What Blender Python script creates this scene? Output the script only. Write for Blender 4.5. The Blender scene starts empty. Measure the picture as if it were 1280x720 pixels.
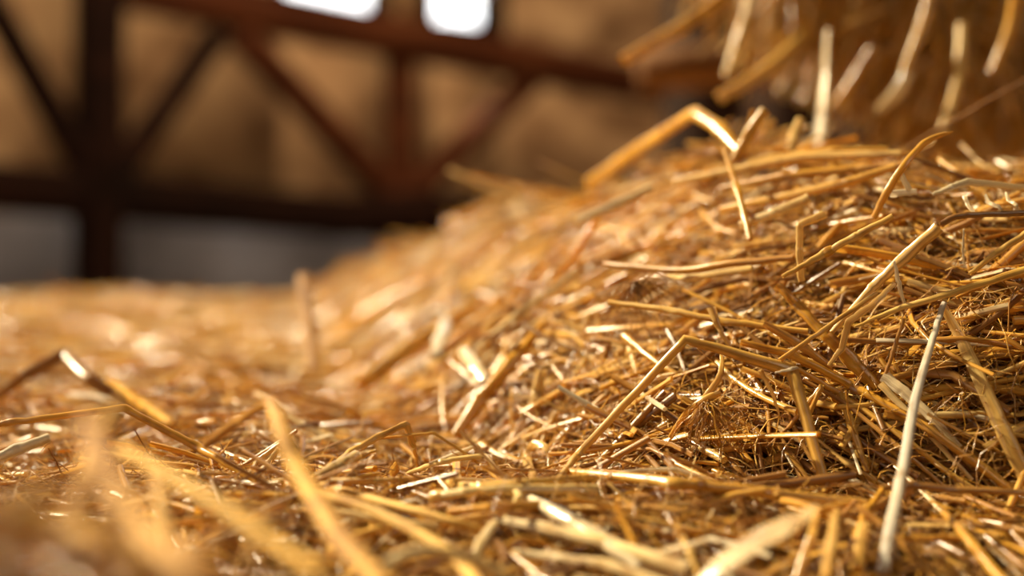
import bpy, math
import numpy as np
from mathutils import Vector
rng = np.random.default_rng(11)
scene = bpy.context.scene
COL = scene.collection
F = 1778.0                      # focal length in pixels of the 1280 px wide frame (50 mm on 36 mm)
PITCH = math.atan(60 / F)
CAM = np.array([0, 0, .12])
CP, SP = math.cos(PITCH), math.sin(PITCH)

def at(u, v, D):
    """point seen at pixel u, v at depth D metres"""
    x, y, f = (u - 640) / F * D, (360 - v) / F * D, D
    return np.array([x, f * CP + y * SP, CAM[2] - f * SP + y * CP])
def proj(P):
    q = P - CAM
    f = q[..., 1] * CP - q[..., 2] * SP
    up = q[..., 1] * SP + q[..., 2] * CP
    return 640 + F * q[..., 0] / f, 360 - F * up / f, f

# ------------------------------------------------------------------ materials
def nodes(name):
    m = bpy.data.materials.new(name); m.use_nodes = True
    t = m.node_tree; t.nodes.clear()
    return m, t, (lambda k, **kw: mk(t, k, **kw)), t.links.new
def mk(t, k, **kw):
    n = t.nodes.new(k)
    for a, b in kw.items(): setattr(n, a, b)
    return n
def ramp(n, stops):
    e = n.color_ramp.elements
    while len(e) < len(stops): e.new(.5)
    for i, (p, c) in enumerate(stops):
        e[i].position = p; e[i].color = (*c, 1)
def straw_material(name, rough=.26, trans=.33):
    m, t, N, L = nodes(name)
    a = N('ShaderNodeAttribute', attribute_name='tint')
    r = N('ShaderNodeValToRGB'); ramp(r, TINTS)
    L(a.outputs['Fac'], r.inputs[0])
    uv = N('ShaderNodeUVMap', uv_map='UVMap')
    mp = N('ShaderNodeMapping'); mp.inputs['Scale'].default_value = (9, 14, 1)
    L(uv.outputs[0], mp.inputs[0])
    st = N('ShaderNodeTexNoise'); st.inputs['Scale'].default_value = 1; st.inputs['Detail'].default_value = 3
    L(mp.outputs[0], st.inputs['Vector'])
    mp2 = N('ShaderNodeMapping'); mp2.inputs['Scale'].default_value = (1.5, 60, 1)
    L(uv.outputs[0], mp2.inputs[0])
    bl = N('ShaderNodeTexNoise'); bl.inputs['Scale'].default_value = 1; bl.inputs['Detail'].default_value = 2
    L(mp2.outputs[0], bl.inputs['Vector'])
    r1 = N('ShaderNodeValToRGB'); ramp(r1, [(.3, (.62, .53, .42)), (.5, (.95, .93, .9)), (.7, (1.18, 1.15, 1.1))])
    L(st.outputs['Fac'], r1.inputs[0])
    r2 = N('ShaderNodeValToRGB'); ramp(r2, [(.3, (.6, .45, .3)), (.48, (1, 1, 1)), (.75, (1.1, 1.05, .95))])
    L(bl.outputs['Fac'], r2.inputs[0])
    m1 = N('ShaderNodeMix', data_type='RGBA', blend_type='MULTIPLY'); m1.inputs[0].default_value = 1
    m2 = N('ShaderNodeMix', data_type='RGBA', blend_type='MULTIPLY'); m2.inputs[0].default_value = .8
    L(r.outputs[0], m1.inputs[6]); L(r1.outputs[0], m1.inputs[7])
    L(m1.outputs[2], m2.inputs[6]); L(r2.outputs[0], m2.inputs[7])
    bs = N('ShaderNodeBsdfPrincipled')
    bs.inputs['Roughness'].default_value = rough
    bs.inputs['Specular IOR Level'].default_value = .8
    L(m2.outputs[2], bs.inputs['Base Color'])
    bp = N('ShaderNodeBump'); bp.inputs['Strength'].default_value = .5; bp.inputs['Distance'].default_value = .0005
    L(st.outputs['Fac'], bp.inputs['Height']); L(bp.outputs[0], bs.inputs['Normal'])
    tr = N('ShaderNodeBsdfTranslucent'); L(m2.outputs[2], tr.inputs[0])
    mx = N('ShaderNodeMixShader'); mx.inputs[0].default_value = trans
    L(bs.outputs[0], mx.inputs[1]); L(tr.outputs[0], mx.inputs[2])
    o = N('ShaderNodeOutputMaterial'); L(mx.outputs[0], o.inputs[0])
    return m
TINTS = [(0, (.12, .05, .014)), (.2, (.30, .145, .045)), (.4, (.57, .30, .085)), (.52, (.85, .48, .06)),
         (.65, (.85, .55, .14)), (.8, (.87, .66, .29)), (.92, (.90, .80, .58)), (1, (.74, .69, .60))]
STRAW = straw_material('dry_straw')
GLOSSY = straw_material('shiny_straw', .2, .15)
MATTE = straw_material('dull_straw', .75, .12)

def plain(name, stops, scale=3, detail=6, rough=.8, bump=.3, coord='Object', stretch=(1, 1, 1), dist=.02):
    m, t, N, L = nodes(name)
    tc = N('ShaderNodeTexCoord'); mp = N('ShaderNodeMapping'); mp.inputs['Scale'].default_value = stretch
    L(tc.outputs[coord], mp.inputs[0])
    n = N('ShaderNodeTexNoise'); n.inputs['Scale'].default_value = scale; n.inputs['Detail'].default_value = detail
    L(mp.outputs[0], n.inputs['Vector'])
    r = N('ShaderNodeValToRGB'); ramp(r, stops); L(n.outputs['Fac'], r.inputs[0])
    bs = N('ShaderNodeBsdfPrincipled'); bs.inputs['Roughness'].default_value = rough; bs.inputs['Specular IOR Level'].default_value = .12
    L(r.outputs[0], bs.inputs['Base Color'])
    bp = N('ShaderNodeBump'); bp.inputs['Strength'].default_value = bump; bp.inputs['Distance'].default_value = dist
    L(n.outputs['Fac'], bp.inputs['Height']); L(bp.outputs[0], bs.inputs['Normal'])
    o = N('ShaderNodeOutputMaterial'); L(bs.outputs[0], o.inputs[0])
    return m
CHAFF = plain('packed_chaff', [(.3, (.05, .022, .006)), (.5, (.16, .08, .02)), (.7, (.36, .19, .05))], 60, 6, .9, .6, stretch=(1, 3, 3), dist=.004)  # darkened so the gaps between stalks look shaded
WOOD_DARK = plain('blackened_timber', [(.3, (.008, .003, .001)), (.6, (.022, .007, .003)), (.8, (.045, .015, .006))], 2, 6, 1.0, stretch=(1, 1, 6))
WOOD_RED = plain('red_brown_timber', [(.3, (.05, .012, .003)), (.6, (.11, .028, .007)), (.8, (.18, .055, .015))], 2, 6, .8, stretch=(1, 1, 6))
WOOD_ORANGE = plain('orange_timber', [(.3, (.6, .3, .11)), (.7, (.85, .5, .22))], 3, 5, .7)
PLASTER = plain('mottled_tan_wall', [(.3, (.16, .075, .028)), (.45, (.36, .185, .078)), (.6, (.57, .32, .14)), (.75, (.70, .42, .19))], 3.2, 4, .9, stretch=(1, 1, 1.3))
CONCRETE = plain('grey_concrete', [(.3, (.14, .115, .11)), (.55, (.26, .23, .23)), (.75, (.33, .32, .36))], 1.6, 4, .9)
FLOORM = plain('earth_floor', [(.3, (.08, .05, .03)), (.7, (.2, .13, .08))], 3, 5, .95)

# ------------------------------------------------------------------ mesh helpers
def mesh_obj(name, V, Q, mat, uv=None, tint=None, origin=None, parent=None, smooth=True):
    V = np.asarray(V, np.float32); Q = np.asarray(Q, np.int32)
    if origin is not None: V = V - np.asarray(origin, np.float32)
    me = bpy.data.meshes.new(name)
    n = Q.shape[1]
    me.vertices.add(len(V)); me.vertices.foreach_set('co', V.ravel())
    me.loops.add(Q.size); me.loops.foreach_set('vertex_index', Q.ravel())
    me.polygons.add(len(Q)); me.polygons.foreach_set('loop_start', np.arange(0, Q.size, n, dtype=np.int32))
    if smooth: me.polygons.foreach_set('use_smooth', np.ones(len(Q), bool))
    if uv is not None:
        l = me.uv_layers.new(name='UVMap'); l.data.foreach_set('uv', np.asarray(uv, np.float32).ravel())
    if tint is not None:
        a = me.attributes.new('tint', 'FLOAT', 'POINT'); a.data.foreach_set('value', np.asarray(tint, np.float32).ravel())
    me.update(calc_edges=True); me.validate()
    me.materials.append(mat)
    o = bpy.data.objects.new(name, me); COL.objects.link(o)
    if origin is not None: o.location = [float(c) for c in origin]
    if parent is not None: o.parent = parent
    return o
def tag(o, label, cat=None, group=None, kind=None):
    if label: o['label'] = label
    if cat: o['category'] = cat
    if group: o['group'] = group
    if kind: o['kind'] = kind
    return o

def tubes(P, W, flat, tint, R=6, ref=None, groove=0.0, arc=1.0):
    """N stalks: P (N,S,3) centre lines, W (N,S) half widths, flat (N,S) or (N,) thickness ratio"""
    N, S, _ = P.shape
    T = np.gradient(P, axis=1); T /= np.linalg.norm(T, axis=2, keepdims=True) + 1e-12
    if ref is None:
        ref = rng.normal(size=(N, 3))
    ref = np.broadcast_to(ref[:, None, :], P.shape)
    A = ref - (ref * T).sum(2, keepdims=True) * T
    A /= np.linalg.norm(A, axis=2, keepdims=True) + 1e-9
    B = np.cross(T, A)                      # wide axis B, thin axis A
    flat = np.asarray(flat, float)
    if flat.ndim == 1: flat = np.repeat(flat[:, None], S, 1)
    ang = np.linspace(0, 2 * np.pi * arc, R, endpoint=arc < 1) + .3
    g = 1 + groove * np.cos(ang * 5)
    ca, sa = np.cos(ang) * g, np.sin(ang) * g
    V = P[:, :, None, :] + B[:, :, None, :] * (W[:, :, None] * ca)[..., None] + A[:, :, None, :] * (W[:, :, None] * flat[:, :, None] * sa)[..., None]
    idx = np.arange(N * S * R).reshape(N, S, R)
    if arc < 1: a, b, c, d = idx[:, :-1, :-1], idx[:, :-1, 1:], idx[:, 1:, 1:], idx[:, 1:, :-1]
    else: a, b, c, d = idx[:, :-1], np.roll(idx[:, :-1], -1, 2), np.roll(idx[:, 1:], -1, 2), idx[:, 1:]
    Q = np.stack([a, b, c, d], -1).reshape(-1, 4)
    s = np.concatenate([np.zeros((N, 1)), np.cumsum(np.linalg.norm(np.diff(P, axis=1), axis=2), 1)], 1) + rng.uniform(0, 30, (N, 1))
    Rq = a.shape[2]
    u = np.arange(Rq) / R
    u0 = np.broadcast_to(u, a.shape); u1 = u0 + 1 / R
    v0 = np.broadcast_to(s[:, :-1, None], a.shape); v1 = np.broadcast_to(s[:, 1:, None], a.shape)
    UV = np.stack([np.stack([u0, v0], -1), np.stack([u1, v0], -1), np.stack([u1, v1], -1), np.stack([u0, v1], -1)], -2).reshape(-1, 2)
    tint = np.asarray(tint, float)
    if tint.ndim == 1: tint = np.repeat(tint[:, None], S, 1)
    Tn = np.repeat(tint[:, :, None], R, 2).ravel()
    return V.reshape(-1, 3), Q, UV, Tn
def join(parts):
    Vs, Qs, Us, Ts, k = [], [], [], [], 0
    for V, Q, U, T in parts:
        Vs.append(V); Qs.append(Q + k); Us.append(U); Ts.append(T); k += len(V)
    return np.concatenate(Vs), np.concatenate(Qs), np.concatenate(Us), np.concatenate(Ts)

# ------------------------------------------------------------------ shape of the straw heap
FOOT = np.array([(.9, .55), (.5, .585), (.30, .625), (.14, .665), (.06, .69), (.005, .76), (-.064, .95), (-.15, 1.3), (-.24, 1.8), (-.36, 2.5), (-.5, 3.6)])
def foot_dist(x, y):
    d = np.full(x.shape, 1e9)
    for (x0, y0), (x1, y1) in zip(FOOT[:-1], FOOT[1:]):
        ex, ey = x1 - x0, y1 - y0
        t = np.clip(((x - x0) * ex + (y - y0) * ey) / (ex * ex + ey * ey), 0, 1)
        d = np.minimum(d, np.hypot(x - x0 - t * ex, y - y0 - t * ey))
    inside = y > np.interp(x, FOOT[::-1, 0], FOOT[::-1, 1])
    return np.where(inside, d, -d)
wx = np.random.default_rng(3)
WAVES = [(wx.uniform(-1, 1) * k, wx.uniform(-1, 1) * k, wx.uniform(0, 6.3), a) for k, a in ((12, .009), (16, .008), (25, .006), (40, .005), (60, .003), (80, .0025), (45, .004), (110, .0015), (140, .0013))]
def sstep(a, b, v):
    t = np.clip((v - a) / (b - a), 0, 1); return t * t * (3 - 2 * t)
CREST = ([-.5, -.25, -.12, .04, .13, .2, .3, .6], [3.0, 2.3, 1.9, 1.42, 1.12, .96, .90, .85])
def H(x, y):
    x = np.asarray(x, float); y = np.asarray(y, float)
    d = foot_dist(x, y)
    lam = np.interp(x, [-.1, .1, .22], [.15, .13, .075])
    amp = np.interp(x, [-.3, -.1, .05, .14, .25, .5], [.15, .158, .175, .187, .165, .15])
    h = amp * (1 - np.exp(-np.maximum(d, 0) / lam))
    yc = np.interp(x, *CREST)
    h *= 1 - .75 * sstep(yc, yc + .45, y)
    n = sum(a * np.sin(kx * x + ky * y + ph) for kx, ky, ph, a in WAVES)
    h += n * (.45 + .75 * sstep(0, .1, d)) * sstep(.2, .5, y + .2)
    h += .100 * np.exp(-((x + .115) / .105) ** 2 - ((y - .32) / .10) ** 2)
    h -= .05 * (1 - sstep(.44, .645, y)) * (.35 + .65 * sstep(-.2, -.06, x))
    h -= .5 * sstep(3.0, 3.7, y)
    return h
def normal(x, y, e=.004):
    gx = (H(x + e, y) - H(x - e, y)) / (2 * e); gy = (H(x, y + e) - H(x, y - e)) / (2 * e)
    n = np.stack([-gx, -gy, np.ones_like(gx)], -1)
    return n / np.linalg.norm(n, axis=-1, keepdims=True)
def sample(n, x0, x1, y0, y1, prefer=None):
    """points on the heap, even over its surface, inside the cone the photograph sees (with a margin)"""
    out = []
    tot = 0
    while tot < n:
        x = rng.uniform(x0, x1, n * 2); y = rng.uniform(y0, y1, n * 2)
        N_ = normal(x, y)
        ok = rng.uniform(0, 3.5, len(x)) < 1 / N_[:, 2]
        ok &= np.abs(x) < .46 * y + .1
        if prefer is not None: ok &= rng.uniform(0, 1, len(x)) < prefer(x, y)
        out.append(np.stack([x[ok], y[ok]], 1)); tot += ok.sum()
    xy = np.concatenate(out)[:n]
    return xy[:, 0], xy[:, 1]

def strands(x, y, L, off, S, bow=.08, kink=.25, tilt=.18, spread=1.0, wig=0.0, base=None):
    """centre lines of stalks lying on the heap at x, y"""
    n = len(x)
    c = np.stack([x, y, H(x, y)], 1) if base is None else base[0]
    nn = normal(x, y, np.interp(y, [.8, 1.2], [.012, .05]))     # a stalk bridges the small bumps
    fx, fy = c[:, 0], c[:, 1] + c[:, 2]
    field = -.28 + .45 * np.sin(31 * fx + 17 * fy + 1) + .35 * np.sin(-19 * fx + 41 * fy) + .3 * np.sin(67 * fx - 23 * fy)
    az = field + rng.normal(0, .32 * spread, n)                      # tufts of stalks lie the same way
    rnd = rng.uniform(0, 1, n) < .25 * spread
    az = np.where(rnd, rng.uniform(-1.57, 1.57, n), az)
    ex = np.stack([np.ones(n), np.zeros(n), np.zeros(n)], 1)
    ex -= (ex * nn).sum(1, keepdims=True) * nn; ex /= np.linalg.norm(ex, axis=1, keepdims=True)
    ey = np.cross(nn, ex)
    tl = rng.normal(0, tilt, n)
    d = ex * np.cos(az)[:, None] + ey * np.sin(az)[:, None]
    d = d * np.cos(tl)[:, None] + nn * np.sin(tl)[:, None]
    d *= np.where(rng.uniform(0, 1, n) < .5, 1, -1)[:, None]
    side = np.cross(nn, d)
    t = np.linspace(-.5, .5, S)[None, :, None]
    Lc = L[:, None, None]
    P = c[:, None] + nn[:, None] * off[:, None, None] + d[:, None] * t * Lc
    P = P + side[:, None] * (rng.normal(0, bow, n)[:, None, None] * Lc * (t * t * 4 - .33))
    P = P + nn[:, None] * (-np.abs(rng.normal(0, bow * .6, n))[:, None, None] * Lc * (t * t * 4 - .33))
    k = (rng.uniform(0, 1, n) < kink)
    tk = rng.uniform(-.3, .3, n)[:, None, None]
    am = np.where(k, rng.normal(0, .8, n), 0)[:, None, None]; an = np.where(k, -np.abs(rng.normal(0, .35, n)), 0)[:, None, None]
    past = np.maximum(t - tk, 0) * Lc
    P = P + side[:, None] * past * am + nn[:, None] * past * an
    if wig > 0:
        w = rng.normal(0, 1, (n, S, 3)); w = np.cumsum(w, 1); w -= w.mean(1, keepdims=True)
        P = P + w * (wig * Lc)
    return P, nn
def tones(n, lo=.22, hi=.86, mean=.5, sd=.16): return np.clip(rng.normal(mean, sd, n), lo, hi)
def widths(n, S, w, taper=.25):
    t = np.linspace(0, 1, S)[None]
    k = rng.uniform(0, taper, n)[:, None]
    return w[:, None] * (1 - k * t) * (1 + .05 * rng.normal(size=(n, S)))

def chunk(x, y, Lr, wr, offr, S, R, flatmix=(.5, .3, .2), mean=.5, **kw):
    n = len(x)
    L = rng.uniform(*Lr, n); w = rng.uniform(*wr, n); off = rng.uniform(*offr, n)
    P, nn = strands(x, y, L, off, S, **kw)
    f = rng.choice([.9, .45, .12], n, p=flatmix)
    w = np.where(f < .2, w * 1.25, w)
    W = widths(n, S, w)
    ref = nn + rng.normal(0, .5, nn.shape)
    tint = tones(n, mean=mean) + .13 * sstep(.80, .98, y)      # sunlit crest glow put into the tint, yellower on top and behind
    tint = np.where(rng.uniform(0, 1, n) < .05, rng.uniform(.86, .95, n), tint)
    return tubes(P, W, f, tint, R, ref)

# --- the ground body below the loose stalks
def body(name, xs, ys, drop):
    X, Y = np.meshgrid(xs, ys)
    Z = H(X, Y) - drop
    V = np.stack([X, Y, Z], -1).reshape(-1, 3)
    i = np.arange(len(xs) * len(ys)).reshape(len(ys), len(xs))
    Q = np.stack([i[:-1, :-1], i[:-1, 1:], i[1:, 1:], i[1:, :-1]], -1).reshape(-1, 4)
    return V, Q
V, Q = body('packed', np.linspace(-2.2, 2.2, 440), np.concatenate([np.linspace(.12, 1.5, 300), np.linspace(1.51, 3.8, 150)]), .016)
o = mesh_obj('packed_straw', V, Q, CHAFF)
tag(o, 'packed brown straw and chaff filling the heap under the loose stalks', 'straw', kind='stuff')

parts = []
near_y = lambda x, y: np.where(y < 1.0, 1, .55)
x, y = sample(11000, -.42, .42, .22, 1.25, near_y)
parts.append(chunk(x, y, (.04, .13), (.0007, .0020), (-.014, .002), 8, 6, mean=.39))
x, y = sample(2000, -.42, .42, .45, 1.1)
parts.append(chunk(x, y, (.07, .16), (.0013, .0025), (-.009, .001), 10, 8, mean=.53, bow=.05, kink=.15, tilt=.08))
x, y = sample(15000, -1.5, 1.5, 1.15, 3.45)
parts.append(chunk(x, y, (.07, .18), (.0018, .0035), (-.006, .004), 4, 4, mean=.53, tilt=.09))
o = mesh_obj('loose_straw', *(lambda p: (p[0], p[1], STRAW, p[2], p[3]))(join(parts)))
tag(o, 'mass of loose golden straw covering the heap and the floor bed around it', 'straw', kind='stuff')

# thin fibres
parts = []
x, y = sample(24000, -.36, .42, .42, 1.0, lambda x, y: np.where(y < .85, 1, .3))
n = len(x)
P, nn = strands(x, y, rng.uniform(.015, .06, n), rng.uniform(-.010, .005, n), 9, bow=.25, kink=.4, tilt=.4, spread=1.8, wig=.035)
parts.append(tubes(P, widths(n, 9, rng.uniform(.00018, .0005, n), .6), np.full(n, .7), tones(n, mean=.5, sd=.18), 3, nn))
o = mesh_obj('straw_fibres', *(lambda p: (p[0], p[1], STRAW, p[2], p[3]))(join(parts)))
tag(o, 'fine curled straw fibres and hairs tangled between the loose stalks', 'straw fibres', kind='stuff')

# ------------------------------------------------------------------ single stalks traced one by one
def catmull(P, k):
    out = []
    n = len(P)
    for i in range(n - 1):
        p0, p1, p2, p3 = P[max(i - 1, 0)], P[i], P[i + 1], P[min(i + 2, n - 1)]
        for j in range(k):
            t = j / k
            out.append(.5 * (2 * p1 + (p2 - p0) * t + (2 * p0 - 5 * p1 + 4 * p2 - p3) * t * t + (3 * p1 - p0 - 3 * p2 + p3) * t ** 3))
    out.append(P[-1]); return np.array(out)
def linear(P, k):
    out = []
    for i in range(len(P) - 1):
        ts = np.linspace(0, 1, k + 1)[:-1] if i == 0 else np.concatenate([[.0, .06], np.linspace(.14, 1, k)[:-1]])
        if i < len(P) - 2: ts = np.concatenate([ts, [.95]])
        for t in ts: out.append(P[i] * (1 - t) + P[i + 1] * t)
    out.append(P[-1]); return np.array(out)
def lift(P, clear=.0):
    return P
HEROES = []
def stalk(label, pts, w, tint, flat=.85, smooth=False, arc=1.0, mat=None, name='straw_stalk', cat='straw', group=None, node=None, ref=None, tip=False, base=False, tint2=None):
    """pts: (u, v, depth); w: width in px at the photograph's scale (single or one per point)"""
    pts = [p if len(p) == 3 else (*p, .69) for p in pts]
    K = []
    for i, p in enumerate(pts):             # let the stalk lie on the heap, not in it
        D, need = p[2], (.003 if i in (0, len(pts) - 1) else .0075) + (.004 if p[1] > 583 and p[0] < 1100 else .006 if .8 < p[2] < 1.1 else 0)
        push = .05 if (p[1] > 583 and p[0] < 1100 and p[2] > .62) or (.8 < p[2] < 1 and p[0] < 860) else 0
        if .5 <= D <= 1.4 and not group:
            ds = np.arange(max(.45, D - .3), D + push + .001, .002)
            qs = np.array([at(p[0], p[1], d_) for d_ in ds])
            buried = (qs[:, 2] - H(qs[:, 0], qs[:, 1])) * normal(qs[:, 0], qs[:, 1])[:, 2] < need
            D = ds[max(np.argmax(buried) - 1, 0)] if buried.any() else D + (push if p[1] > 583 else 0)
        q = at(p[0], p[1], D)
        K.append(q)
    K = np.array(K)
    ws = np.array([w] * len(pts) if np.isscalar(w) else w, float) * np.array([p[2] for p in pts]) / F / 2
    k = 7
    P = (catmull if smooth else linear)(K, k)
    # width and colour run along the arc length
    cum = lambda A: np.concatenate([[0], np.cumsum(np.linalg.norm(np.diff(A, axis=0), axis=1))])
    s = cum(P)
    sk = [s[np.argmin(np.linalg.norm(P - q, axis=1))] for q in K]
    W = np.interp(s, sk, ws)
    if tip: W[-4:] *= [.85, .6, .35, .1]
    if base: W[:4] *= [.1, .4, .7, .9]
    L = s[-1]
    F_ = np.full(len(P), flat)
    if not smooth and flat > .5:
        for q in sk[1:-1]:
            m = np.abs(s - q) < .0035
            F_[m] = .45; W[m] *= 1.15
    jit = rng.normal(0, .00012, P.shape); P = P + jit
    c = P.mean(0)
    if ref is None:
        ref = (CAM - c) + np.array([0, 0, .25])
    ref = np.asarray(ref, float); ref = ref / np.linalg.norm(ref)
    tn = np.full(len(P), tint) + .03 * np.sin(s * 60 + tint * 9)
    if tint2 is not None: tn = np.interp(s, [0, L], [tint, tint2])
    sets = [tubes(P[None], W[None], F_[None], tn[None], 14 if arc == 1 else 9, ref[None], groove=.035 if flat > .5 else 0, arc=arc)]
    if arc == 1 and flat > .5:              # the hollow inside of the stalk
        sets.append(tubes(P[None], W[None] * .72, F_[None], tn[None] + .08, 10, ref[None]))
    V, Q, U, T = join(sets)
    org = P[0] if P[0][2] < P[-1][2] else P[-1]
    o = mesh_obj(name, V, Q, mat or STRAW, U, T, origin=org)
    tag(o, label, cat, group)
    if node is not None:
        for q in node:
            i = min(max(int(q * (len(P) - 1)), 1), len(P) - 2)
            d = P[i + 1] - P[i - 1]; d /= np.linalg.norm(d)
            tt = np.linspace(-1, 1, 9)
            NP = P[i] + d * tt[:, None] * W[i] * 1.3
            NW = W[i] * (1.08 + .28 * np.cos(tt * 1.5) ** 2 - .1 * np.exp(-(tt * 5) ** 2))
            v2, q2, u2, t2 = tubes(NP[None], NW[None], F_[i][None], (np.full(9, max(tint - .2, .1)) + .1 * np.abs(tt))[None], 12, ref[None], groove=.05)
            c2 = mesh_obj('node', v2, q2, STRAW, u2, t2, origin=org)
            c2.parent = o; c2.location = (0, 0, 0)
            c2['label'] = 'darker swollen joint ring'
    HEROES.append(o)
    return o

S = stalk
# the sharp zone on the front of the heap
S('long golden stalk folded twice into a tall arch on the heap front', [(676, 628, .70), (722, 568, .69), (857, 424, .685), (990, 463, .68), (1034, 614, .685)], [8, 9, 11, 17, 12], .7, tint2=.6, node=[.02])
S('white split fibre lying at the right bend of the folded golden arch', [(968, 466, .676), (990, 461, .675), (997, 459, .676)], [2, 5, 3], .93, .2)
S('long grey translucent stalk leaning upright at right, lower end blurred', [(1180, 378, .69), (1164, 430, .67), (1144, 500, .64), (1128, 590, .6), (1112, 665, .57), (1104, 715, .55)], [7, 9, 12, 14, 16, 16], 1.0, .5, True, mat=GLOSSY)
S('broad olive tan split stalk running down to the right edge beside the grey leaning stalk', [(1178, 380, .69), (1204, 430, .685), (1232, 490, .68), (1262, 555, .67), (1300, 630, .66)], [9, 16, 19, 21, 21], .7, .4, True, arc=.62)
S('yellow pointed stalk reaching in from the right edge above the grey leaning stalk', [(1068, 409, .69), (1120, 387, .69), (1190, 366, .685), (1300, 332, .68)], [3, 7, 9, 11], .66, .6, True, mat=GLOSSY)
S('pale gold stalk with a cut upper end rising rightward above the folded arch', [(978, 346, .70), (1030, 317, .70), (1070, 295, .695), (1116, 270, .69)], [5, 9, 9, 8], .66, .6, node=[.4])
S('cut hollow stalk with a pale open rim pointing up right near the crest', [(1036, 420, .70), (1090, 360, .70), (1130, 322, .695), (1173, 284, .69)], [6, 11, 14, 16], .74, .8)
S('thin straight stalk slanting up right from the bend of the folded arch', [(975, 450, .68), (1030, 412, .685), (1096, 366, .69)], 6, .62)
S('flat ribbon blade bent like a knee in the middle of the front face', [(1036, 457, .69), (1052, 436, .69), (1061, 402, .69), (1092, 380, .69), (1118, 354, .695)], [5, 8, 9, 8, 6], .7, .15)
S('orange curled blade standing up from the crest at the right', [(1092, 273, .72), (1110, 238, .72), (1133, 203, .72), (1160, 176, .73), (1193, 164, .74)], [8, 10, 9, 9, 4], .52, .4, True, tip=True)
S('cream hooked tip curling off the orange blade on the crest', [(1138, 203, .73), (1143, 190, .73), (1163, 182, .735), (1172, 172, .74)], [6, 8, 6, 3], .85, .3, True)
S('small white flake stub under the orange blade on the crest', [(1125, 215, .73), (1137, 238, .73)], [6, 8], .93, .2)
S('short white chip lying flat on the crest below the orange blade', [(1113, 242, .73), (1146, 240, .73)], [10, 8], .92, .3)
S('pale split stalk lying along the crest near the right edge', [(1166, 243, .725), (1190, 234, .725), (1210, 227, .73), (1290, 236, .74)], [4, 9, 10, 7], .86, .4, mat=GLOSSY)
S('dark brown stem curving along under the crest to the right edge', [(1176, 281, .71), (1195, 271, .71), (1225, 268, .71), (1295, 266, .71)], 8, .22, smooth=True)
S('tan stalk slanting out over the right edge below the crest', [(1212, 342, .70), (1246, 316, .70), (1295, 284, .70)], [6, 8, 9], .66)
S('short amber stalk entering at the right edge just over the yellow pointed stalk', [(1196, 372, .69), (1240, 352, .69), (1295, 330, .685)], [4, 6, 8], .5)
S('pale stalk standing upright with a bent cap on the upper front face', [(1002, 352, .72), (999, 312, .72), (1000, 281, .72), (1030, 268, .73)], [9, 9, 9, 12], .74, .5)
S('white splinter hanging between the hollow stalk and the grey leaning stalk', [(1118, 326, .69), (1123, 352, .69), (1133, 388, .69)], [3, 6, 3], .94, .25)
S('thin white thread hanging under the dark curved stem', [(1205, 286, .70), (1204, 312, .70), (1206, 334, .70)], [2, 3, 2], .92, .3, True)
S('pale curled shaving below the crest at the right', [(1232, 243, .72), (1236, 253, .715), (1249, 259, .71), (1252, 266, .71)], [3, 6, 5, 2], .88, .2, True)
S('second pale curled shaving hanging nearest the right edge', [(1258, 240, .72), (1261, 250, .715), (1270, 256, .71), (1271, 265, .71)], [3, 5, 5, 2], .86, .2, True)
S('white shaving curl left of the other two curls under the crest', [(1206, 245, .72), (1211, 258, .715), (1222, 270, .71)], [6, 5, 3], .86, .2, True)
# long parallel stalks falling to the right across the face
S('topmost of the long brown stalks sloping down right behind the folded arch', [(925, 428, .70), (990, 443, .695), (1065, 482, .69), (1160, 535, .68), (1262, 612, .67)], [8, 11, 11, 10, 9], .5, node=[.55])
S('long thin stalk just under the topmost sloping stalk', [(992, 458, .692), (1050, 492, .69), (1130, 547, .685), (1205, 607, .68)], [6, 7, 7, 6], .56)
S('third long sloping stalk ending in the dark hollow at right', [(1000, 472, .695), (1060, 506, .69), (1125, 560, .685), (1180, 608, .68)], [4, 6, 6, 5], .42)
S('thick rounded stalk above the sloping bundle', [(1033, 418, .70), (1062, 448, .695), (1096, 484, .69)], [15, 18, 17], .52)
S('short stalk leading up left from the thick rounded stalk', [(972, 355, .715), (997, 382, .71), (1034, 422, .70)], [10, 13, 14], .5)
S('brown stalk crossing behind the white bend of the folded arch', [(955, 404, .705), (1000, 430, .70), (1040, 460, .695)], [9, 11, 10], .46)
S('frayed grey flat stalk with a torn upper end on the right slope', [(1104, 470, .685), (1130, 490, .685), (1165, 522, .68), (1200, 560, .675)], [16, 15, 12, 8], .86, .3, arc=.5)
S('split grey strip lying along the frayed flat stalk', [(1100, 480, .683), (1150, 530, .678), (1215, 600, .67)], [10, 7, 5], .78, .3)
S('light tan straight stalk lying nearly level over the face at upper middle', [(760, 378, .76), (840, 388, .735), (905, 402, .72), (1010, 414, .705)], [7, 8, 9, 7], .66)
S('brown level stalk running right at half height to the right edge', [(1050, 424, .70), (1130, 428, .695), (1210, 424, .69), (1295, 440, .685)], [6, 8, 8, 7], .42, smooth=True)
S('slender dark stalk rising steeply left of the grey leaning stalk', [(1106, 470, .685), (1118, 435, .685), (1130, 398, .685)], 5, .45)
S('stubby upright stalk standing in the dark hollow right of the arch', [(1084, 590, .68), (1064, 530, .68), (1050, 494, .69)], [7, 10, 9], .6)
S('hooked bent stalk looping over beside the right limb of the arch', [(985, 535, .685), (1010, 505, .683), (1028, 482, .682), (1012, 516, .68), (1004, 560, .68)], [5, 7, 6, 6, 4], .48)
S('pale ribbon hanging down inside the folded arch', [(950, 462, .685), (966, 492, .685), (978, 532, .685)], [6, 5, 2], .78, .2, tip=True)
S('curling pale blade rising to the left inside the folded arch', [(862, 535, .69), (880, 500, .69), (900, 470, .69), (902, 440, .70)], [6, 10, 8, 4], .62, .25, True)
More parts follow.
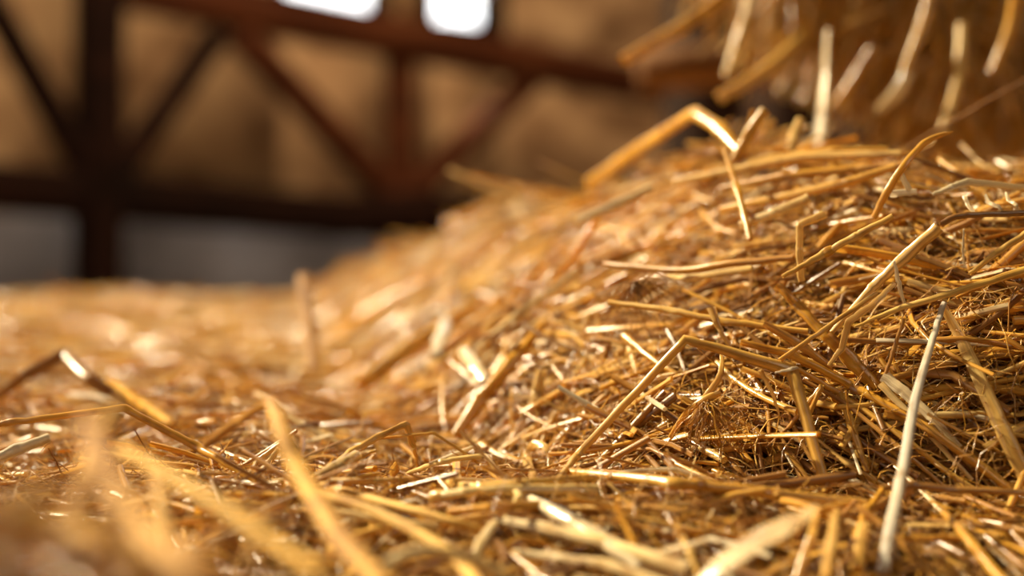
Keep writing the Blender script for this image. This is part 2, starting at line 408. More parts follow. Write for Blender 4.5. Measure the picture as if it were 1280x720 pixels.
S('thin dark stalk crossing behind the right limb of the arch', [(958, 560, .69), (1010, 512, .69), (1040, 490, .69)], 4, .4)
S('golden stalk slanting down right under the right limb of the arch', [(1020, 548, .68), (1060, 580, .675), (1112, 610, .67)], [4, 6, 4], .68)
S('upright blade with a rounded top at the upper middle of the face', [(916, 440, .71), (898, 408, .715), (889, 384, .72)], [4, 8, 12], .66, .3, True)
# root tuft, left of the arch's right limb
def tuft(label, u, v, D, n, spread, length, tint, seed, w=1.3, stem=None):
    r = np.random.default_rng(seed)
    org = at(u, v, D)
    root = bpy.data.objects.new('root_tuft', None); COL.objects.link(root); root.location = org
    root.empty_display_size = .01
    tag(root, label, 'root tuft')
    if stem:
        K = np.array([at(*p) for p in stem]); P = catmull(K, 8)
        W = np.interp(np.linspace(0, 1, len(P)), [0, .8, 1], [3.2, 5, 2.6]) * D / F
        V, Q, U, T = tubes(P[None], W[None], np.array([.9]), np.array([.6]), 10, np.array([[0, -1., .3]]), groove=.05)
        mesh_obj('stem', V - org, Q, STRAW, U, T, parent=root)
    P = np.zeros((n, 10, 3))
    t = np.linspace(0, 1, 10)
    for i in range(n):
        a = r.uniform(-spread, spread) - 1.35
        Ln = length * r.uniform(.35, 1)
        e = org + np.array([math.cos(a) * Ln, r.uniform(-.35, .25) * Ln, math.sin(a) * Ln])
        wob = np.cumsum(r.normal(0, .045 * Ln, (10, 3)), 0); wob -= wob[0]
        P[i] = org + (e - org) * t[:, None] + wob + np.array([0, -.12, .12]) * Ln * (np.sin(t * 3.1))[:, None]
    W = np.full((n, 10), w * D / F / 2) * np.linspace(1.3, .5, 10)[None] * r.uniform(.6, 1.5, (n, 1))
    V, Q, U, T = tubes(P, W, np.full(n, .8), r.uniform(tint - .1, tint + .12, n), 4)
    k = mesh_obj('root_fibres', V - org, Q, STRAW, U, T, parent=root)
    k['kind'] = 'stuff'
    return root
tuft('brown root tuft on a bent stem hanging open inside the folded arch', 883, 502, .675, 85, .85, .036, .42, 5, stem=[(838, 546, .69), (858, 516, .68), (880, 500, .675), (901, 491, .675)])
tuft('reddish root tuft below the glinting stalk at the upper middle of the heap', 795, 352, .77, 60, 1.2, .032, .36, 6)
tuft('small pale root tuft in the bed at the foot of the folded arch', 772, 632, .655, 40, 1.3, .018, .5, 7)
tuft('thin dark root tuft in the hollow right of the arch', 1185, 470, .69, 45, 1.3, .03, .25, 8)

# left part of the face, in softer focus
S('cream stalk tip glinting left of the folded arch', [(697, 483, .74), (738, 508, .735), (783, 535, .73)], [6, 8, 6], .93, .6, mat=GLOSSY)
S('pale straight stalk pointing down left on the blurred flank of the heap', [(594, 438, .88), (650, 392, .88), (716, 344, .88)], [9, 11, 9], .84, .6)
S('bright amber blade rising behind the pale straight stalk', [(690, 352, .92), (715, 325, .93), (745, 272, .95)], [14, 20, 16], .56, .3, ref=(-.6, .4, .6))
S('cream stalk end pointing up right above the amber blade', [(725, 275, .92), (770, 255, .92), (816, 234, .92)], [9, 11, 11], .9, .6)
S('thick orange stalk folded into a peak against the dark barn on the crest', [(738, 230, 1.2), (800, 185, 1.08), (868, 141, .96), (900, 160, .93), (928, 192, .9)], [20, 19, 18, 18, 12], .54, .6)
S('short stalk sticking up beside the peaked orange stalk on the crest', [(918, 200, .86), (936, 168, .86), (956, 138, .86)], [11, 14, 13], .58, .6)
S('dim short stalk behind the short upright stalk on the crest', [(925, 185, .9), (938, 160, .9), (942, 138, .9)], [9, 9, 7], .5)
S('small glinting stub on the crest left of the hanging white stalk', [(984, 205, .9), (993, 170, .92), (1000, 150, .93)], [12, 14, 10], .7)
S('stalk slanting down right below the peaked orange stalk', [(905, 185, .84), (922, 235, .8), (938, 300, .77)], [6, 9, 8], .48)
S('wide pale broken stalk lying on the crest under the hanging white stalk', [(840, 228, .88), (930, 210, .85), (1005, 196, .83), (1126, 192, .80)], [8, 11, 13, 10], .7, .5)
S('thin pale stalk lying close above the wide broken stalk on the crest', [(880, 212, .87), (960, 198, .85), (1040, 188, .83), (1110, 186, .82)], [7, 9, 9, 6], .62, .5)
S('darker stalk tucked under the wide broken stalk on the crest', [(900, 236, .86), (980, 220, .83), (1070, 210, .81), (1138, 205, .79)], [8, 11, 10, 8], .46, .6)
S('second wide stalk lying under the broken stalk on the crest', [(900, 262, .84), (985, 245, .81), (1060, 228, .79), (1120, 208, .78)], [9, 12, 12, 9], .6, .5)
S('cream cut stalk pointing right below the crest bundle', [(925, 282, .79), (968, 266, .78), (1012, 248, .775)], [10, 13, 13], .8, .5)
S('brown stalk sloping down left across the upper face', [(755, 330, .82), (850, 338, .78), (910, 330, .76), (992, 322, .74)], [8, 10, 10, 8], .44, smooth=True)
S('glinting stalk whose end catches the light at the upper middle of the heap', [(836, 344, .80), (860, 348, .78), (940, 336, .76)], [9, 9, 10], .78, .7, mat=GLOSSY)
S('upright blurred stalk standing on the far left shoulder of the heap', [(380, 345, 1.25), (386, 400, 1.2), (392, 462, 1.15)], [18, 17, 14], .34, .5, mat=MATTE)
S('long blurred stalk sloping down left along the far flank', [(452, 480, 1.0), (515, 432, 1.05), (590, 385, 1.1)], [22, 22, 18], .6, .6)
S('short white blurred stub in the middle of the flank', [(548, 446, 1.05), (553, 425, 1.05), (558, 402, 1.08)], [20, 22, 18], .93, .6, mat=GLOSSY)
S('white blurred stub leaning left below the middle of the flank', [(580, 438, .98), (594, 458, .96), (606, 476, .95)], [14, 17, 14], .9, .6, mat=GLOSSY)
S('brown blurred stalk rising to the right below the white stubs', [(570, 545, .84), (600, 500, .86), (640, 452, .88), (680, 405, .9)], [14, 17, 15, 10], .5)
S('pale loop of curled blade at the foot of the flank', [(664, 592, .77), (659, 572, .77), (668, 556, .77), (682, 560, .77), (688, 578, .77)], [10, 13, 12, 9, 6], .74, .3, True)
S('pale upright stalk beside the curled loop on the flank', [(668, 520, .80), (672, 490, .8), (677, 462, .8)], [13, 14, 12], .76)

# the bed along the bottom
S('long level stalk at the foot of the heap, under the folded arch', [(712, 590, .675), (840, 603, .67), (960, 616, .66), (1082, 631, .64)], [11, 12, 13, 13], .6, node=[.45])
S('blurred short stalk dropping from the right end of the long level stalk', [(1084, 630, .63), (1078, 665, .6), (1072, 712, .57)], [12, 16, 17], .66, .5)
S('glossy gold stalk with a swollen joint lying level left of the arch foot', [(545, 604, .685), (600, 608, .68), (660, 604, .675), (742, 597, .67)], [13, 9, 10, 11], .66, .8, mat=GLOSSY, node=[.03])
S('bright cream gold stalk just beneath the glossy jointed stalk', [(541, 622, .675), (580, 615, .672), (640, 612, .67), (746, 614, .665)], [14, 10, 12, 16], .78, .8, mat=GLOSSY, node=[.02])
S('brown stalk under the bright cream gold stalk', [(560, 640, .668), (612, 634, .665), (720, 628, .66)], [8, 10, 10], .54)
S('level stalk leading left from the swollen joint', [(412, 600, .68), (470, 601, .68), (540, 597, .685)], [6, 7, 7], .72)
S('thin stalk bent to a sharp peak over the jointed stalk', [(509, 592, .672), (550, 577, .67), (606, 569, .668), (650, 620, .66), (634, 648, .65)], [6, 7, 6, 8, 8], .76, mat=GLOSSY)
S('hair thin stalk bent downward at the small peak left of the arch', [(474, 548, .68), (543, 541, .675), (600, 580, .67), (650, 621, .66)], [3, 3.5, 3.5, 4], .6)
S('curved stalk rising from the bed and folding down at its top', [(398, 600, .67), (437, 567, .67), (470, 547, .675), (508, 530, .68), (517, 555, .68), (524, 588, .68)], [8, 11, 8, 8, 9, 8], .66, .6)
S('thick pale cut stub beside the folding curved stalk', [(395, 598, .66), (420, 584, .66), (446, 569, .665)], [14, 16, 14], .78)
S('first thin prong beside the pale cut stub', [(430, 592, .67), (450, 572, .67), (470, 562, .67)], [4, 5, 4], .6)
S('second thin prong under the first prong near the cut stub', [(434, 598, .668), (452, 582, .668), (468, 570, .668)], [4, 5, 4], .52)
S('small square flake standing on the jointed stalk', [(488, 594, .68), (497, 582, .68)], [14, 12], .6, .15)
S('orange stalk with a bend reaching in low from the left edge', [(-20, 535, .69), (12, 528, .69), (156, 510, .69), (250, 560, .68), (322, 602, .67)], [7, 8, 9, 11, 9], .5, .7)
S('silvery rounded stalk end coming in at the left edge', [(-15, 577, .66), (20, 562, .665), (62, 547, .67)], [12, 14, 12], .96, mat=GLOSSY)
S('thin pale stalk lying level in the left bed', [(208, 586, .69), (250, 592, .69), (305, 593, .69)], [4, 5, 4], .74)
S('pair of crossed light stalks, the left one, in the left bed', [(305, 600, .70), (322, 575, .70), (350, 555, .70)], [4, 5, 6], .76)
S('pair of crossed light stalks, the right one, in the left bed', [(318, 596, .69), (335, 580, .69), (348, 560, .69)], [7, 7, 6], .8)
S('brown blurred stalk bent to a hump at the far left', [(-10, 500, .9), (30, 470, .92), (80, 442, .95), (112, 474, .92), (160, 505, .88)], [12, 15, 17, 17, 12], .3, .5)
S('blurred tan stalk lying behind the orange bent stalk', [(138, 478, .98), (170, 500, .93), (215, 530, .88)], [14, 15, 12], .56)
S('grey brown blurred stalk rising right to the peak of the left foreground stalk', [(258, 556, .6), (300, 525, .58), (338, 502, .56)], [13, 14, 12], .44)
# out of focus foreground
S('broad blurred stalk leaning back at lower left of centre', [(338, 500, .55), (352, 535, .52), (375, 590, .5), (420, 665, .46), (480, 735, .43)], [15, 20, 24, 28, 30], .48, .6, smooth=True, mat=MATTE)
S('white glossy blurred stalk running down right from the peak of the bent stalk', [(654, 621, .64), (700, 642, .62), (745, 672, .6), (800, 702, .57), (850, 725, .55)], [12, 17, 20, 22, 24], .9, .7, mat=GLOSSY)
S('pale blurred stalk below the white glossy stalk at the bottom edge', [(618, 650, .62), (680, 660, .6), (760, 680, .57), (860, 712, .53)], [11, 15, 18, 22], .84, .7, mat=GLOSSY)
S('blurred stalk bent down from the pale stalk at bottom centre', [(622, 650, .615), (604, 675, .6), (588, 715, .58)], [12, 14, 17], .82, .6)
S('orange leaf strip showing between the pale bottom stalks', [(618, 694, .6), (650, 676, .6), (690, 680, .6)], [6, 12, 6], .5, .2, True)
S('low pale stalk lying along the bottom edge left of the leaf', [(640, 690, .58), (690, 696, .56), (760, 706, .54), (840, 735, .52)], [8, 12, 14, 16], .84, .6)
S('wide cream leaf blade blurred at the bottom right of centre', [(868, 730, .50), (915, 697, .50), (960, 668, .51), (995, 648, .52), (1020, 632, .53)], [12, 40, 56, 48, 6], .86, .07, True, name='leaf_blade', cat='leaf', arc=1, ref=(-.55, -.35, .8))
S('blurred dim stalk standing left of the wide cream leaf', [(878, 730, .56), (862, 690, .58), (848, 660, .6)], [9, 10, 8], .68)
S('blurred upright stalk right of the wide cream leaf', [(1032, 725, .52), (1040, 680, .54), (1046, 640, .57)], [13, 15, 12], .66)
S('blurred gold blade left of the dropping stalk at the bottom', [(995, 725, .54), (1015, 670, .55), (1022, 635, .58)], [10, 12, 9], .62, .4)
S('dim stalk leaning right at the bottom right corner', [(1180, 640, .6), (1215, 680, .57), (1260, 735, .54)], [9, 11, 13], .5)
S('dark kinked stalk above the bottom right corner', [(1100, 610, .62), (1140, 606, .62), (1190, 612, .62), (1290, 616, .62)], [8, 10, 9, 8], .42)
S('bent stalk rising to the left of the dark kinked stalk', [(1062, 690, .6), (1082, 640, .61), (1104, 612, .62)], [8, 9, 8], .5)
FG = [('pale blurred blade drooping in the lower left foreground', [(105, 520, .38), (128, 570, .36), (160, 640, .34), (240, 715, .31)], [16, 26, 32, 36], .42, .3),
      ('whitish blurred stalk arching over the lower left corner', [(60, 735, .36), (95, 640, .38), (118, 560, .41), (150, 500, .43)], [26, 24, 22, 12], .45, .5),
      ('amber blurred blade low in the left corner', [(-20, 640, .36), (60, 655, .36), (150, 690, .35), (230, 740, .34)], [30, 34, 34, 30], .52, .3),
      ('dull green gold blurred blade at the left edge of the foreground', [(-30, 735, .33), (20, 650, .34), (60, 600, .35)], [36, 40, 22], .66, .3),
      ('blurred stalk slanting down right through the left foreground', [(150, 560, .45), (220, 600, .43), (300, 650, .41), (400, 720, .39)], [16, 18, 20, 22], .6, .6),
      ('thin blurred stalk lying right of the drooping pale blade', [(190, 580, .47), (205, 640, .44), (215, 720, .42)], [14, 16, 16], .6, .6),
      ('brown blurred stalk in the gap of the lower left foreground', [(200, 720, .40), (280, 668, .42), (360, 640, .45)], [18, 18, 14], .36, .6),
      ('gold blurred stalk in front of the jointed stalks', [(385, 612, .58), (470, 640, .56), (560, 690, .53), (600, 735, .5)], [12, 14, 16, 18], .62, .6),
      ('long tan stalk sloping down right from the cut stub', [(402, 606, .63), (480, 628, .62), (560, 650, .61), (612, 665, .6)], [10, 10, 10, 8], .6, .7),
      ('orange stalk next below the long tan sloping stalk', [(430, 612, .64), (510, 636, .63), (590, 660, .62)], [8, 9, 8], .5, .7),
      ('pale rounded stalk with its end near the bottom centre', [(420, 640, .58), (480, 650, .58), (546, 660, .58)], [9, 11, 12], .74, .7),
      ('blurred cream stalk low between the foreground and the leaf', [(460, 720, .47), (520, 690, .49), (590, 700, .5), (650, 735, .5)], [16, 16, 16, 16], .8, .6),
      ('upright amber blurred stalk in the lower left foreground', [(300, 735, .42), (318, 680, .43), (330, 640, .45)], [16, 17, 14], .5, .6)]
for l, p, w, ti, fl in FG: S(l, p, w, ti, fl, True, mat=MATTE)

# ------------------------------------------------------------------ more single stalks lying on top of the heap
ZONES = [  # name of the place, centre u, v
    ('on the crest right of the peaked orange stalk', 1020, 215),
    ('just under the crest at the right edge', 1220, 300), ('high on the face above the folded arch', 900, 320),
    ('between the arch top and hollow cut stalk', 990, 385), ('inside the folded arch', 920, 530),
    ('left of the arch by the glinting tip', 760, 450), ('under the reddish root tuft', 800, 400),
    ('right of the arch along the sloping bundle', 1080, 530), ('in the dark hollow beside the grey stalk', 1200, 470),
    ('in the lower right corner', 1200, 640), ('at the heap foot below the arch', 900, 640),
    ('on the blurred flank above the white stubs', 600, 350), ('low on the blurred flank', 590, 510),
    ('around the jointed gold stalks', 600, 640), ('near the orange bent stalk at left', 200, 580),
    ('in the blurred bed behind the left foreground', 250, 500), ('on the glowing far shoulder', 730, 270),
    ('near the silvery end at the left edge', 50, 600), ('below the crossed light stalks', 340, 620)]
def describe(P, W, tint):
    u, v, D = proj(P)
    um, vm = u.mean(), v.mean()
    z = min(ZONES, key=lambda q: (q[1] - um) ** 2 + 1.5 * (q[2] - vm) ** 2)[0]
    a = math.degrees(math.atan2(-(v[-1] - v[0]), (u[-1] - u[0])))
    a = (a + 90) % 180 - 90
    lean = 'standing steeply' if abs(a) > 58 else 'lying level' if abs(a) < 12 else ('rising rightward' if a > 0 else 'falling rightward')
    tone = 'dark brown' if tint < .33 else 'brown' if tint < .45 else 'amber' if tint < .56 else 'golden' if tint < .7 else 'pale' if tint < .82 else 'cream'
    ln = np.hypot(u[-1] - u[0], v[-1] - v[0])
    size = 'short' if ln < 90 else 'long' if ln > 200 else ''
    return ' '.join(f'{size} {tone} straw stalk {lean} {z}'.split()), 'loose stalks ' + z
NI = 190
x, y = sample(4000, -.36, .40, .5, 1.3)
base = np.stack([x, y, H(x, y)], 1)
u, v, D = proj(base)
ok = (u > 10) & (u < 1270) & (v > 190) & (v < 690)
x, y, u, v = x[ok], y[ok], u[ok], v[ok]
pick = []
for i in range(len(x)):                       # spread them evenly over what is seen
    if all((u[i] - u[j]) ** 2 + (v[i] - v[j]) ** 2 > 40 ** 2 for j in pick): pick.append(i)
    if len(pick) >= NI: break
x, y = x[pick], y[pick]; n = len(x)
L = rng.uniform(.035, .10, n); w = rng.uniform(.0011, .0022, n); off = rng.uniform(.001, .005, n)
P, nn = strands(x, y, L, off, 12, bow=.06, kink=.3, tilt=.1)
f = rng.choice([.9, .5, .14], n, p=(.55, .3, .15)); ti = tones(n, .25, .9, .55, .17)
W = widths(n, 12, w)
for i in range(n):
    V, Q, U, T = tubes(P[i:i + 1], W[i:i + 1], f[i:i + 1], ti[i:i + 1], 10, nn[i:i + 1], groove=.03)
    lab, grp = describe(P[i], W[i], ti[i])
    org = P[i, 0] if P[i, 0, 2] < P[i, -1, 2] else P[i, -1]
    tag(mesh_obj('straw_stalk', V, Q, STRAW, U, T, origin=org), lab, 'straw', grp)

# ------------------------------------------------------------------ overhanging stack at the upper right
ELL = [(at(1320, 10, 1.40), (.20, .20, .125)), (at(1095, -80, 1.42), (.17, .20, .13)), (at(1200, 55, 1.37), (.09, .12, .08)), (at(1560, 60, 1.75), (.36, .34, .62)),
       (at(1120, 15, 1.38), (.09, .12, .07))]
def ell_mesh(c, r, nu=40, nv=24):
    a = np.linspace(0, 2 * np.pi, nu, endpoint=False); b = np.linspace(.02, np.pi - .02, nv)
    A, B = np.meshgrid(a, b)
    n = np.stack([np.cos(A) * np.sin(B), np.sin(A) * np.sin(B), np.cos(B)], -1)
    k = 1 + .06 * np.sin(5 * A + 3 * B) + .04 * np.sin(9 * B - 4 * A)
    V = (c + n * np.array(r) * .9 * k[..., None]).reshape(-1, 3)
    i = np.arange(nu * nv).reshape(nv, nu)
    Q = np.stack([i[:-1], i[1:], np.roll(i[1:], -1, 1), np.roll(i[:-1], -1, 1)], -1).reshape(-1, 4)
    return V, Q
Vs, Qs, k = [], [], 0
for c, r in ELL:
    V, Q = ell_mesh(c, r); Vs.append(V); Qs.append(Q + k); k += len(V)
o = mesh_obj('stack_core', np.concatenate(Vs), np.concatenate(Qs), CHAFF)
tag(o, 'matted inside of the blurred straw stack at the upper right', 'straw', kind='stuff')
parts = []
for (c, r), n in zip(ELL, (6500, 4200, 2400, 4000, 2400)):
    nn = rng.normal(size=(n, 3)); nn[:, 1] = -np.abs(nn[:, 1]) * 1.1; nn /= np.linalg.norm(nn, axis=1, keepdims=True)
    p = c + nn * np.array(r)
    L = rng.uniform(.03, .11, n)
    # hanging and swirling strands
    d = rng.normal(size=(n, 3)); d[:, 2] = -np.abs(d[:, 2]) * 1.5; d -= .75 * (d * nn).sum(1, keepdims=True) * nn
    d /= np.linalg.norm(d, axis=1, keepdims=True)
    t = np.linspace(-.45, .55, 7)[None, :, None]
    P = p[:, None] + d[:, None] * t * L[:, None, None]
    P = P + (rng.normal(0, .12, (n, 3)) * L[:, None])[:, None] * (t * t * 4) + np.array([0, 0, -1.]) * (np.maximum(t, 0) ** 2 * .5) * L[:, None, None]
    parts.append(tubes(P, widths(n, 7, rng.uniform(.0006, .0026, n), .5), rng.choice([.9, .4, .12], n), tones(n, mean=.7, sd=.2), 5, nn))  # strands tinted paler to stand in for frontal light on the stack
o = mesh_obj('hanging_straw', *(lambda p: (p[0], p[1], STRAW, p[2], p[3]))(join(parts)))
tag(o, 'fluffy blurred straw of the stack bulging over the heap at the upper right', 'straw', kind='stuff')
g = 'stalks hanging from the overhead stack'
S('white blurred stalk hanging straight down to the crest', [(1034, 40, 1.12), (1030, 110, 1.1), (1022, 194, 1.06)], [14, 19, 26], .92, .4, True, group=g, ref=(-.5, .2, .6))
S('orange gold blurred stalk sticking out furthest to the left at the top', [(905, -5, 1.2), (850, 35, 1.17), (780, 75, 1.15)], [14, 17, 14], .55, .6, group=g)
S('gold blurred stalk curving down left to a bright tip above the crest', [(1010, 40, 1.2), (960, 85, 1.17), (900, 122, 1.15)], [16, 16, 15], .62, .6, True, group=g)
S('pale blurred stalk hanging steeply left of the white hanging stalk', [(945, -20, 1.22), (928, 40, 1.2), (908, 95, 1.18)], [14, 16, 10], .76, .6, True, group=g)
S('long pale blurred stalk hanging on the right part of the stack', [(1203, 30, 1.15), (1198, 100, 1.12), (1178, 165, 1.1)], [12, 14, 12], .76, .6, True, group=g)
S('short cream blurred blade hanging in the middle of the stack', [(1134, 92, 1.12), (1122, 115, 1.12), (1096, 140, 1.12)], [12, 17, 9], .86, .3, True, group=g)
S('gold blurred stalk crossing the top right of the stack', [(1165, -10, 1.15), (1150, 40, 1.14), (1130, 90, 1.13)], [14, 14, 10], .6, .6, True, group=g)
S('tan blurred stalk hanging at the top beside the right edge', [(1270, -5, 1.1), (1262, 40, 1.1), (1240, 90, 1.1)], [14, 15, 10], .56, .6, True, group=g)
S('faint blurred stalk hanging in the dark gap left of the stack', [(1090, 60, 1.2), (1060, 110, 1.2), (1040, 135, 1.2)], [10, 12, 8], .5, .6, True, group=g)

# ------------------------------------------------------------------ barn behind
A0, A1 = at(0, 300, 5.0), at(1280, 300, 9.0)
sx = (A1 - A0) * np.array([1, 1, 0]); sx /= np.linalg.norm(sx)
nf = np.array([sx[1], -sx[0], 0])                       # towards the camera
def on_plane(u, v, back=0.0):
    d = at(u, v, 1.0) - CAM
    p0 = A0 - nf * back
    return CAM + d * (((p0 - CAM) @ nf) / (d @ nf))
def beam_mesh(a, b, h, depth, seg=14, j=.012, seed=0):
    r = np.random.default_rng(seed)
    d = (b - a); Ln = np.linalg.norm(d); d /= Ln
    up = np.cross(nf, d); t = np.linspace(0, 1, seg + 1)
    prof = [(-.5, -.5), (-.42, -.5), (.42, -.5), (.5, -.42), (.5, .42), (.42, .5), (-.42, .5), (-.5, .42), (-.5, -.42)]
    prof = [(.5 * math.cos(q_), .5 * math.sin(q_)) for q_ in np.linspace(0, 2 * np.pi, 8, endpoint=False)] if seed == 9 else [(-.5, -.42), (-.42, -.5), (.42, -.5), (.5, -.42), (.5, .42), (.42, .5), (-.42, .5), (-.5, .42)]
    V = []
    for q in t:
        w = r.normal(0, j, 2)
        for y_, z_ in prof:
            V.append(a + d * q * Ln + nf * (y_ * depth) + up * (z_ * h * (1 + w[0]) + w[1] * .4 * h))
    V = np.array(V); m = len(prof)
    i = np.arange(len(V)).reshape(-1, m)
    Q = np.stack([i[:-1], i[1:], np.roll(i[1:], -1, 1), np.roll(i[:-1], -1, 1)], -1).reshape(-1, 4)
    caps = []
    for row in (i[0], i[-1]):
        caps += [[row[0], row[1], row[2], row[3]], [row[0], row[3], row[4], row[7]], [row[4], row[5], row[6], row[7]]]
    return V, np.concatenate([Q, np.array(caps)])
tr = bpy.data.objects.new('timber_truss', None); COL.objects.link(tr)
tr.location = on_plane(122, 430)
tag(tr, 'dark timber truss with post, sloping chords and crossing braces behind the straw', 'timber truss')
def member(name, u0, v0, u1, v1, wpx, mat, depth=.16, fwd=0.0, label=None, seed=1):
    a, b = on_plane(u0, v0, -fwd), on_plane(u1, v1, -fwd)
    D = proj((a + b) / 2)[2]
    V, Q = beam_mesh(a, b, wpx * D / F, depth, seed=seed)
    o = mesh_obj(name, V - np.array(tr.location), Q, mat, parent=tr, smooth=False)
    if label: o['label'] = label
    return o
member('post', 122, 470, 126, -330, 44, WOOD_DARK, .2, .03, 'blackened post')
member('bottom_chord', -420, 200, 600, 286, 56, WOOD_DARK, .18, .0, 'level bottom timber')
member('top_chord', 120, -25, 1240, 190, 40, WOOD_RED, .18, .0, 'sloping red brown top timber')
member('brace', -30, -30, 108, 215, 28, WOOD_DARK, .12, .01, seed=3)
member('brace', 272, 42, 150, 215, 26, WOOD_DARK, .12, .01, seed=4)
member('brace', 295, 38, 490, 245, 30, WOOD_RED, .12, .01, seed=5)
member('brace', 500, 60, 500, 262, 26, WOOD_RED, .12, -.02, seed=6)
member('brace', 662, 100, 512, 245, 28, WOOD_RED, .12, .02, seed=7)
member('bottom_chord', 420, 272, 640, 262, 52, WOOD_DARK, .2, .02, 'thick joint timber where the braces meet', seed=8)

# wall with two window openings; wall coordinates s (along), z
BACK = .55
def wall_pt(s, z, back=BACK): 
    p = A0 + sx * s - nf * back; return np.array([p[0], p[1], z])
def sz(u, v, back=BACK):
    p = on_plane(u, v, back); return (p - (A0 - nf * back)) @ sx, p[2]
def box(s0, s1, z0, z1, b0, b1):
    V = np.array([wall_pt(s, z, b) for s in (s0, s1) for z in (z0, z1) for b in (b0, b1)])
    Q = np.array([[0, 1, 3, 2], [4, 6, 7, 5], [0, 4, 5, 1], [2, 3, 7, 6], [0, 2, 6, 4], [1, 5, 7, 3]])
    return V, Q
def boxes(name, lst, mat, kind=None, parent=None, label=None):
    Vs, Qs = [], []
    for i, b in enumerate(lst):
        V, Q = box(*b); Vs.append(V); Qs.append(Q + 8 * i)
    org = Vs[0].mean(0)
    V = np.concatenate(Vs)
    if parent is not None: org = np.array(parent.location)
    o = mesh_obj(name, V, np.concatenate(Qs), mat, origin=org, smooth=False)
    if parent is not None: o.parent = parent; o.location = (0, 0, 0)
    return tag(o, label, kind=kind)
zb = sz(415, 33)[1]; zt = zb + .62; zc = sz(575, 31)[1]
w1 = (sz(350, 20)[0], sz(482, 20)[0]); w2 = (sz(538, 20)[0], sz(621, 20)[0])
SL, SR, ZT, ZF = -6.0, 13.0, 2.1, -1.6
d0, d1 = BACK, BACK + .14
boxes('wall_back', [(SL, w1[0], ZF, ZT, d0, d1), (w1[0], w1[1], ZF, zb, d0, d1), (w1[1], w2[0], ZF, ZT, d0, d1), (w2[0], w2[1], ZF, zc, d0, d1),
                    (w2[1], SR, ZF, ZT, d0, d1), (w1[0], w1[1], zt, ZT, d0, d1), (w2[0], w2[1], zt, ZT, d0, d1)], PLASTER, 'structure', label='mottled tan barn wall behind the timber truss')
zl = sz(250, 272)[1]
boxes('baseboard_back', [(SL, SR, ZF, zl, BACK - .1, BACK)], CONCRETE, 'structure', label='grey concrete lower part of the barn wall')
glass, t, N, Lk = nodes('window_glass')
g1 = N('ShaderNodeBsdfTransparent'); g2 = N('ShaderNodeBsdfGlossy'); g2.inputs['Roughness'].default_value = .05
mx = N('ShaderNodeMixShader'); mx.inputs[0].default_value = .06; oo = N('ShaderNodeOutputMaterial')
Lk(g1.outputs[0], mx.inputs[1]); Lk(g2.outputs[0], mx.inputs[2]); Lk(mx.outputs[0], oo.inputs[0])
for i, (a, b) in enumerate((w1, w2)):
    f = .035; zb = (zb, zc)[i]
    wf = boxes(f'window_{i + 1}', [(a - f, a + f * .3, zb - f, zt + f, d0 - .03, d1), (b - f * .3, b + f, zb - f, zt + f, d0 - .03, d1),
                                   (a, b, zb - f, zb + f * .2, d0 - .03, d1), (a, b, zt - f * .2, zt + f, d0 - .03, d1)], WOOD_DARK, 'structure',
               label=('bright overexposed window left of the orange post', 'bright overexposed window right of the dark mullion')[i])
    boxes('pane', [(a + f * .3, b - f * .3, zb + f * .2, zt - f * .2, d0 + .05, d0 + .055)], glass, parent=wf)
# the orange brown board between the windows
s0, s1 = sz(486, 20)[0], sz(506, 20)[0]
boxes('trim_1', [(s0, s1, zb - .03, ZT - .4, d0 - .06, d0)], WOOD_ORANGE, 'structure', label='orange wooden board between the two windows')
# dark partition added for the shade in the gap behind the overhanging stack
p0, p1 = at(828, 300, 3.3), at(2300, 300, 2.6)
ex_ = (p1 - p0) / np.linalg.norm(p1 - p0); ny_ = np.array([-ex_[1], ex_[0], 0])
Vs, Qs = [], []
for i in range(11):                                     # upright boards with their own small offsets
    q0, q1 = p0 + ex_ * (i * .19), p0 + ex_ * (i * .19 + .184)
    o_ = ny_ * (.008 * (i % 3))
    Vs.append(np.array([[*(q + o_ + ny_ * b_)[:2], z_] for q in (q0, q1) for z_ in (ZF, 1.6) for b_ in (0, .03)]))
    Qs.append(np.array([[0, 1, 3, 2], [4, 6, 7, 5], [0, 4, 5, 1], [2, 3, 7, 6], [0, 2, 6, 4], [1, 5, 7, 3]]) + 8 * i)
SHADE_BOARD = plain('shade_boards', [(.3, (.012, .005, .002)), (.6, (.03, .012, .005)), (.8, (.06, .025, .01))], 3, 6, .9, stretch=(4, 4, 1))
tag(mesh_obj('shade_partition', np.concatenate(Vs), np.concatenate(Qs), SHADE_BOARD, smooth=False), 'added dark partition standing for shade behind the overhanging straw', kind='structure')
# barn floor
V = np.array([[-9, -3, ZF], [14, -3, ZF], [14, 14, ZF], [-9, 14, ZF]], float)
tag(mesh_obj('floor', V, [[0, 1, 2, 3]], FLOORM, smooth=False), 'earth floor of the barn', kind='structure')
# loft timber under the overhanging stack
a, b = at(800, 88, 2.7), at(1700, 20, 2.7)
nf_keep = nf; nf = np.array([0, -1., 0])
V, Q = beam_mesh(a, b, .085, .12, seed=9)
LOFT = plain('tan_log', [(.3, (.10, .04, .012)), (.6, (.22, .10, .035)), (.8, (.34, .18, .07))], 3, 6, .8, stretch=(1, 6, 6))
tag(mesh_obj('loft_beam', V, Q, LOFT, origin=V.mean(0), smooth=False), 'blurred brown timber reaching out under the overhanging straw', 'beam')
nf = nf_keep

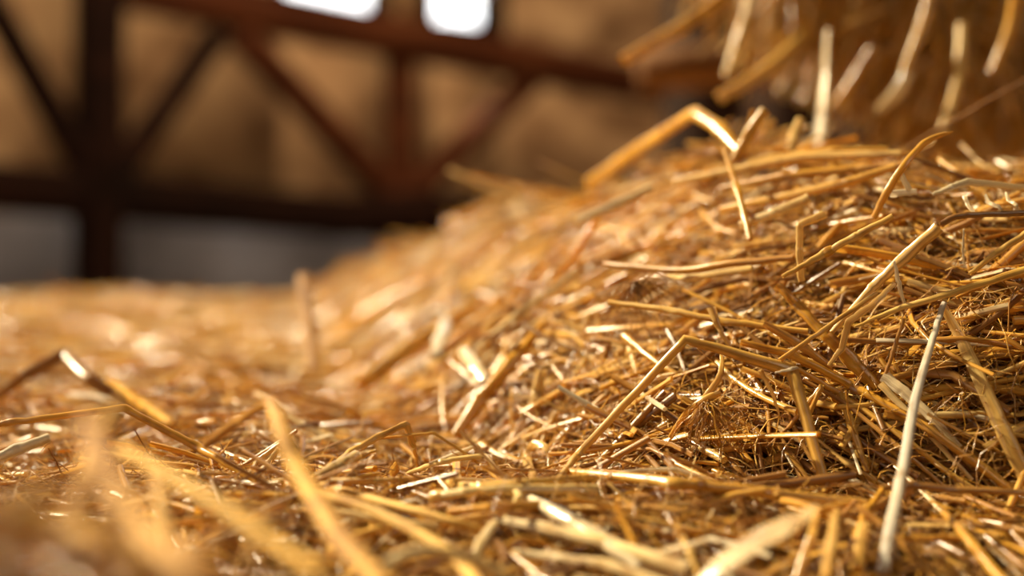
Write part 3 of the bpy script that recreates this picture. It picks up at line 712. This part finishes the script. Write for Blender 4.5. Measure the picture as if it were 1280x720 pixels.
# ------------------------------------------------------------------ light
w = bpy.data.worlds.new('sky'); scene.world = w; w.use_nodes = True
t = w.node_tree; t.nodes.clear()
N = lambda k, **kw: mk(t, k, **kw)
tc = N('ShaderNodeTexCoord')
vm = N('ShaderNodeVectorMath', operation='DOT_PRODUCT'); dd = Vector((-.1, 1, .16)).normalized(); vm.inputs[1].default_value = dd
t.links.new(tc.outputs['Generated'], vm.inputs[0])
r = N('ShaderNodeValToRGB'); ramp(r, [(0, (.035, .028, .022)), (.6, (.085, .07, .055)), (.93, (.24, .21, .17)), (.975, (2.6, 2.7, 2.7)), (1, (5, 5, 5))])
t.links.new(vm.outputs['Value'], r.inputs[0])
bg = N('ShaderNodeBackground'); bg.inputs[1].default_value = 1.0; t.links.new(r.outputs[0], bg.inputs[0])
oo = N('ShaderNodeOutputWorld'); t.links.new(bg.outputs[0], oo.inputs[0])
def light(name, kind, loc, target, energy, color, **kw):
    l = bpy.data.lights.new(name, kind); l.energy = energy; l.color = color
    for k_, v_ in kw.items(): setattr(l, k_, v_)
    o = bpy.data.objects.new(name, l); COL.objects.link(o); o.location = loc
    o.rotation_euler = (Vector(target) - Vector(loc)).to_track_quat('-Z', 'Y').to_euler()
    return o
light('sunlight', 'SUN', (-2.1, 1.95, 2.0), (0, .8, 0), 10.3, (1, .83, .54), angle=math.radians(3))
light('front_fill', 'AREA', (-2.2, -.9, 1.3), (.1, .8, 0), 11, (1, .82, .62), shape='RECTANGLE', size=1.4, size_y=1.6)  # added soft fill for the heap, from unseen space left of the camera
light('wall_fill', 'AREA', (-.5, 3.6, 3.3), (-.7, 6.0, .5), 125, (1, .84, .64), shape='RECTANGLE', size=1.6, size_y=2)  # added overhead fill that brightens the back wall
light('stack_fill', 'AREA', (1.1, -.5, 1.5), (.35, 1.2, .25), 7, (1, .82, .58), shape='RECTANGLE', size=.9, size_y=.9)  # small added fill to lift the overhanging stack and right face

cam = bpy.data.cameras.new('camera'); co = bpy.data.objects.new('camera', cam); COL.objects.link(co)
co.location = CAM; co.rotation_euler = (math.pi / 2 - PITCH, 0, 0)
cam.sensor_width = 36; cam.lens = 50; cam.clip_start = .01; cam.clip_end = 100
cam.dof.use_dof = True; cam.dof.focus_distance = .69; cam.dof.aperture_fstop = 2.8
scene.camera = co
scene.view_settings.view_transform = 'Standard'; scene.view_settings.look = 'None'
scene.view_settings.exposure = 0; scene.view_settings.gamma = 1; scene.view_settings.use_curve_mapping = False
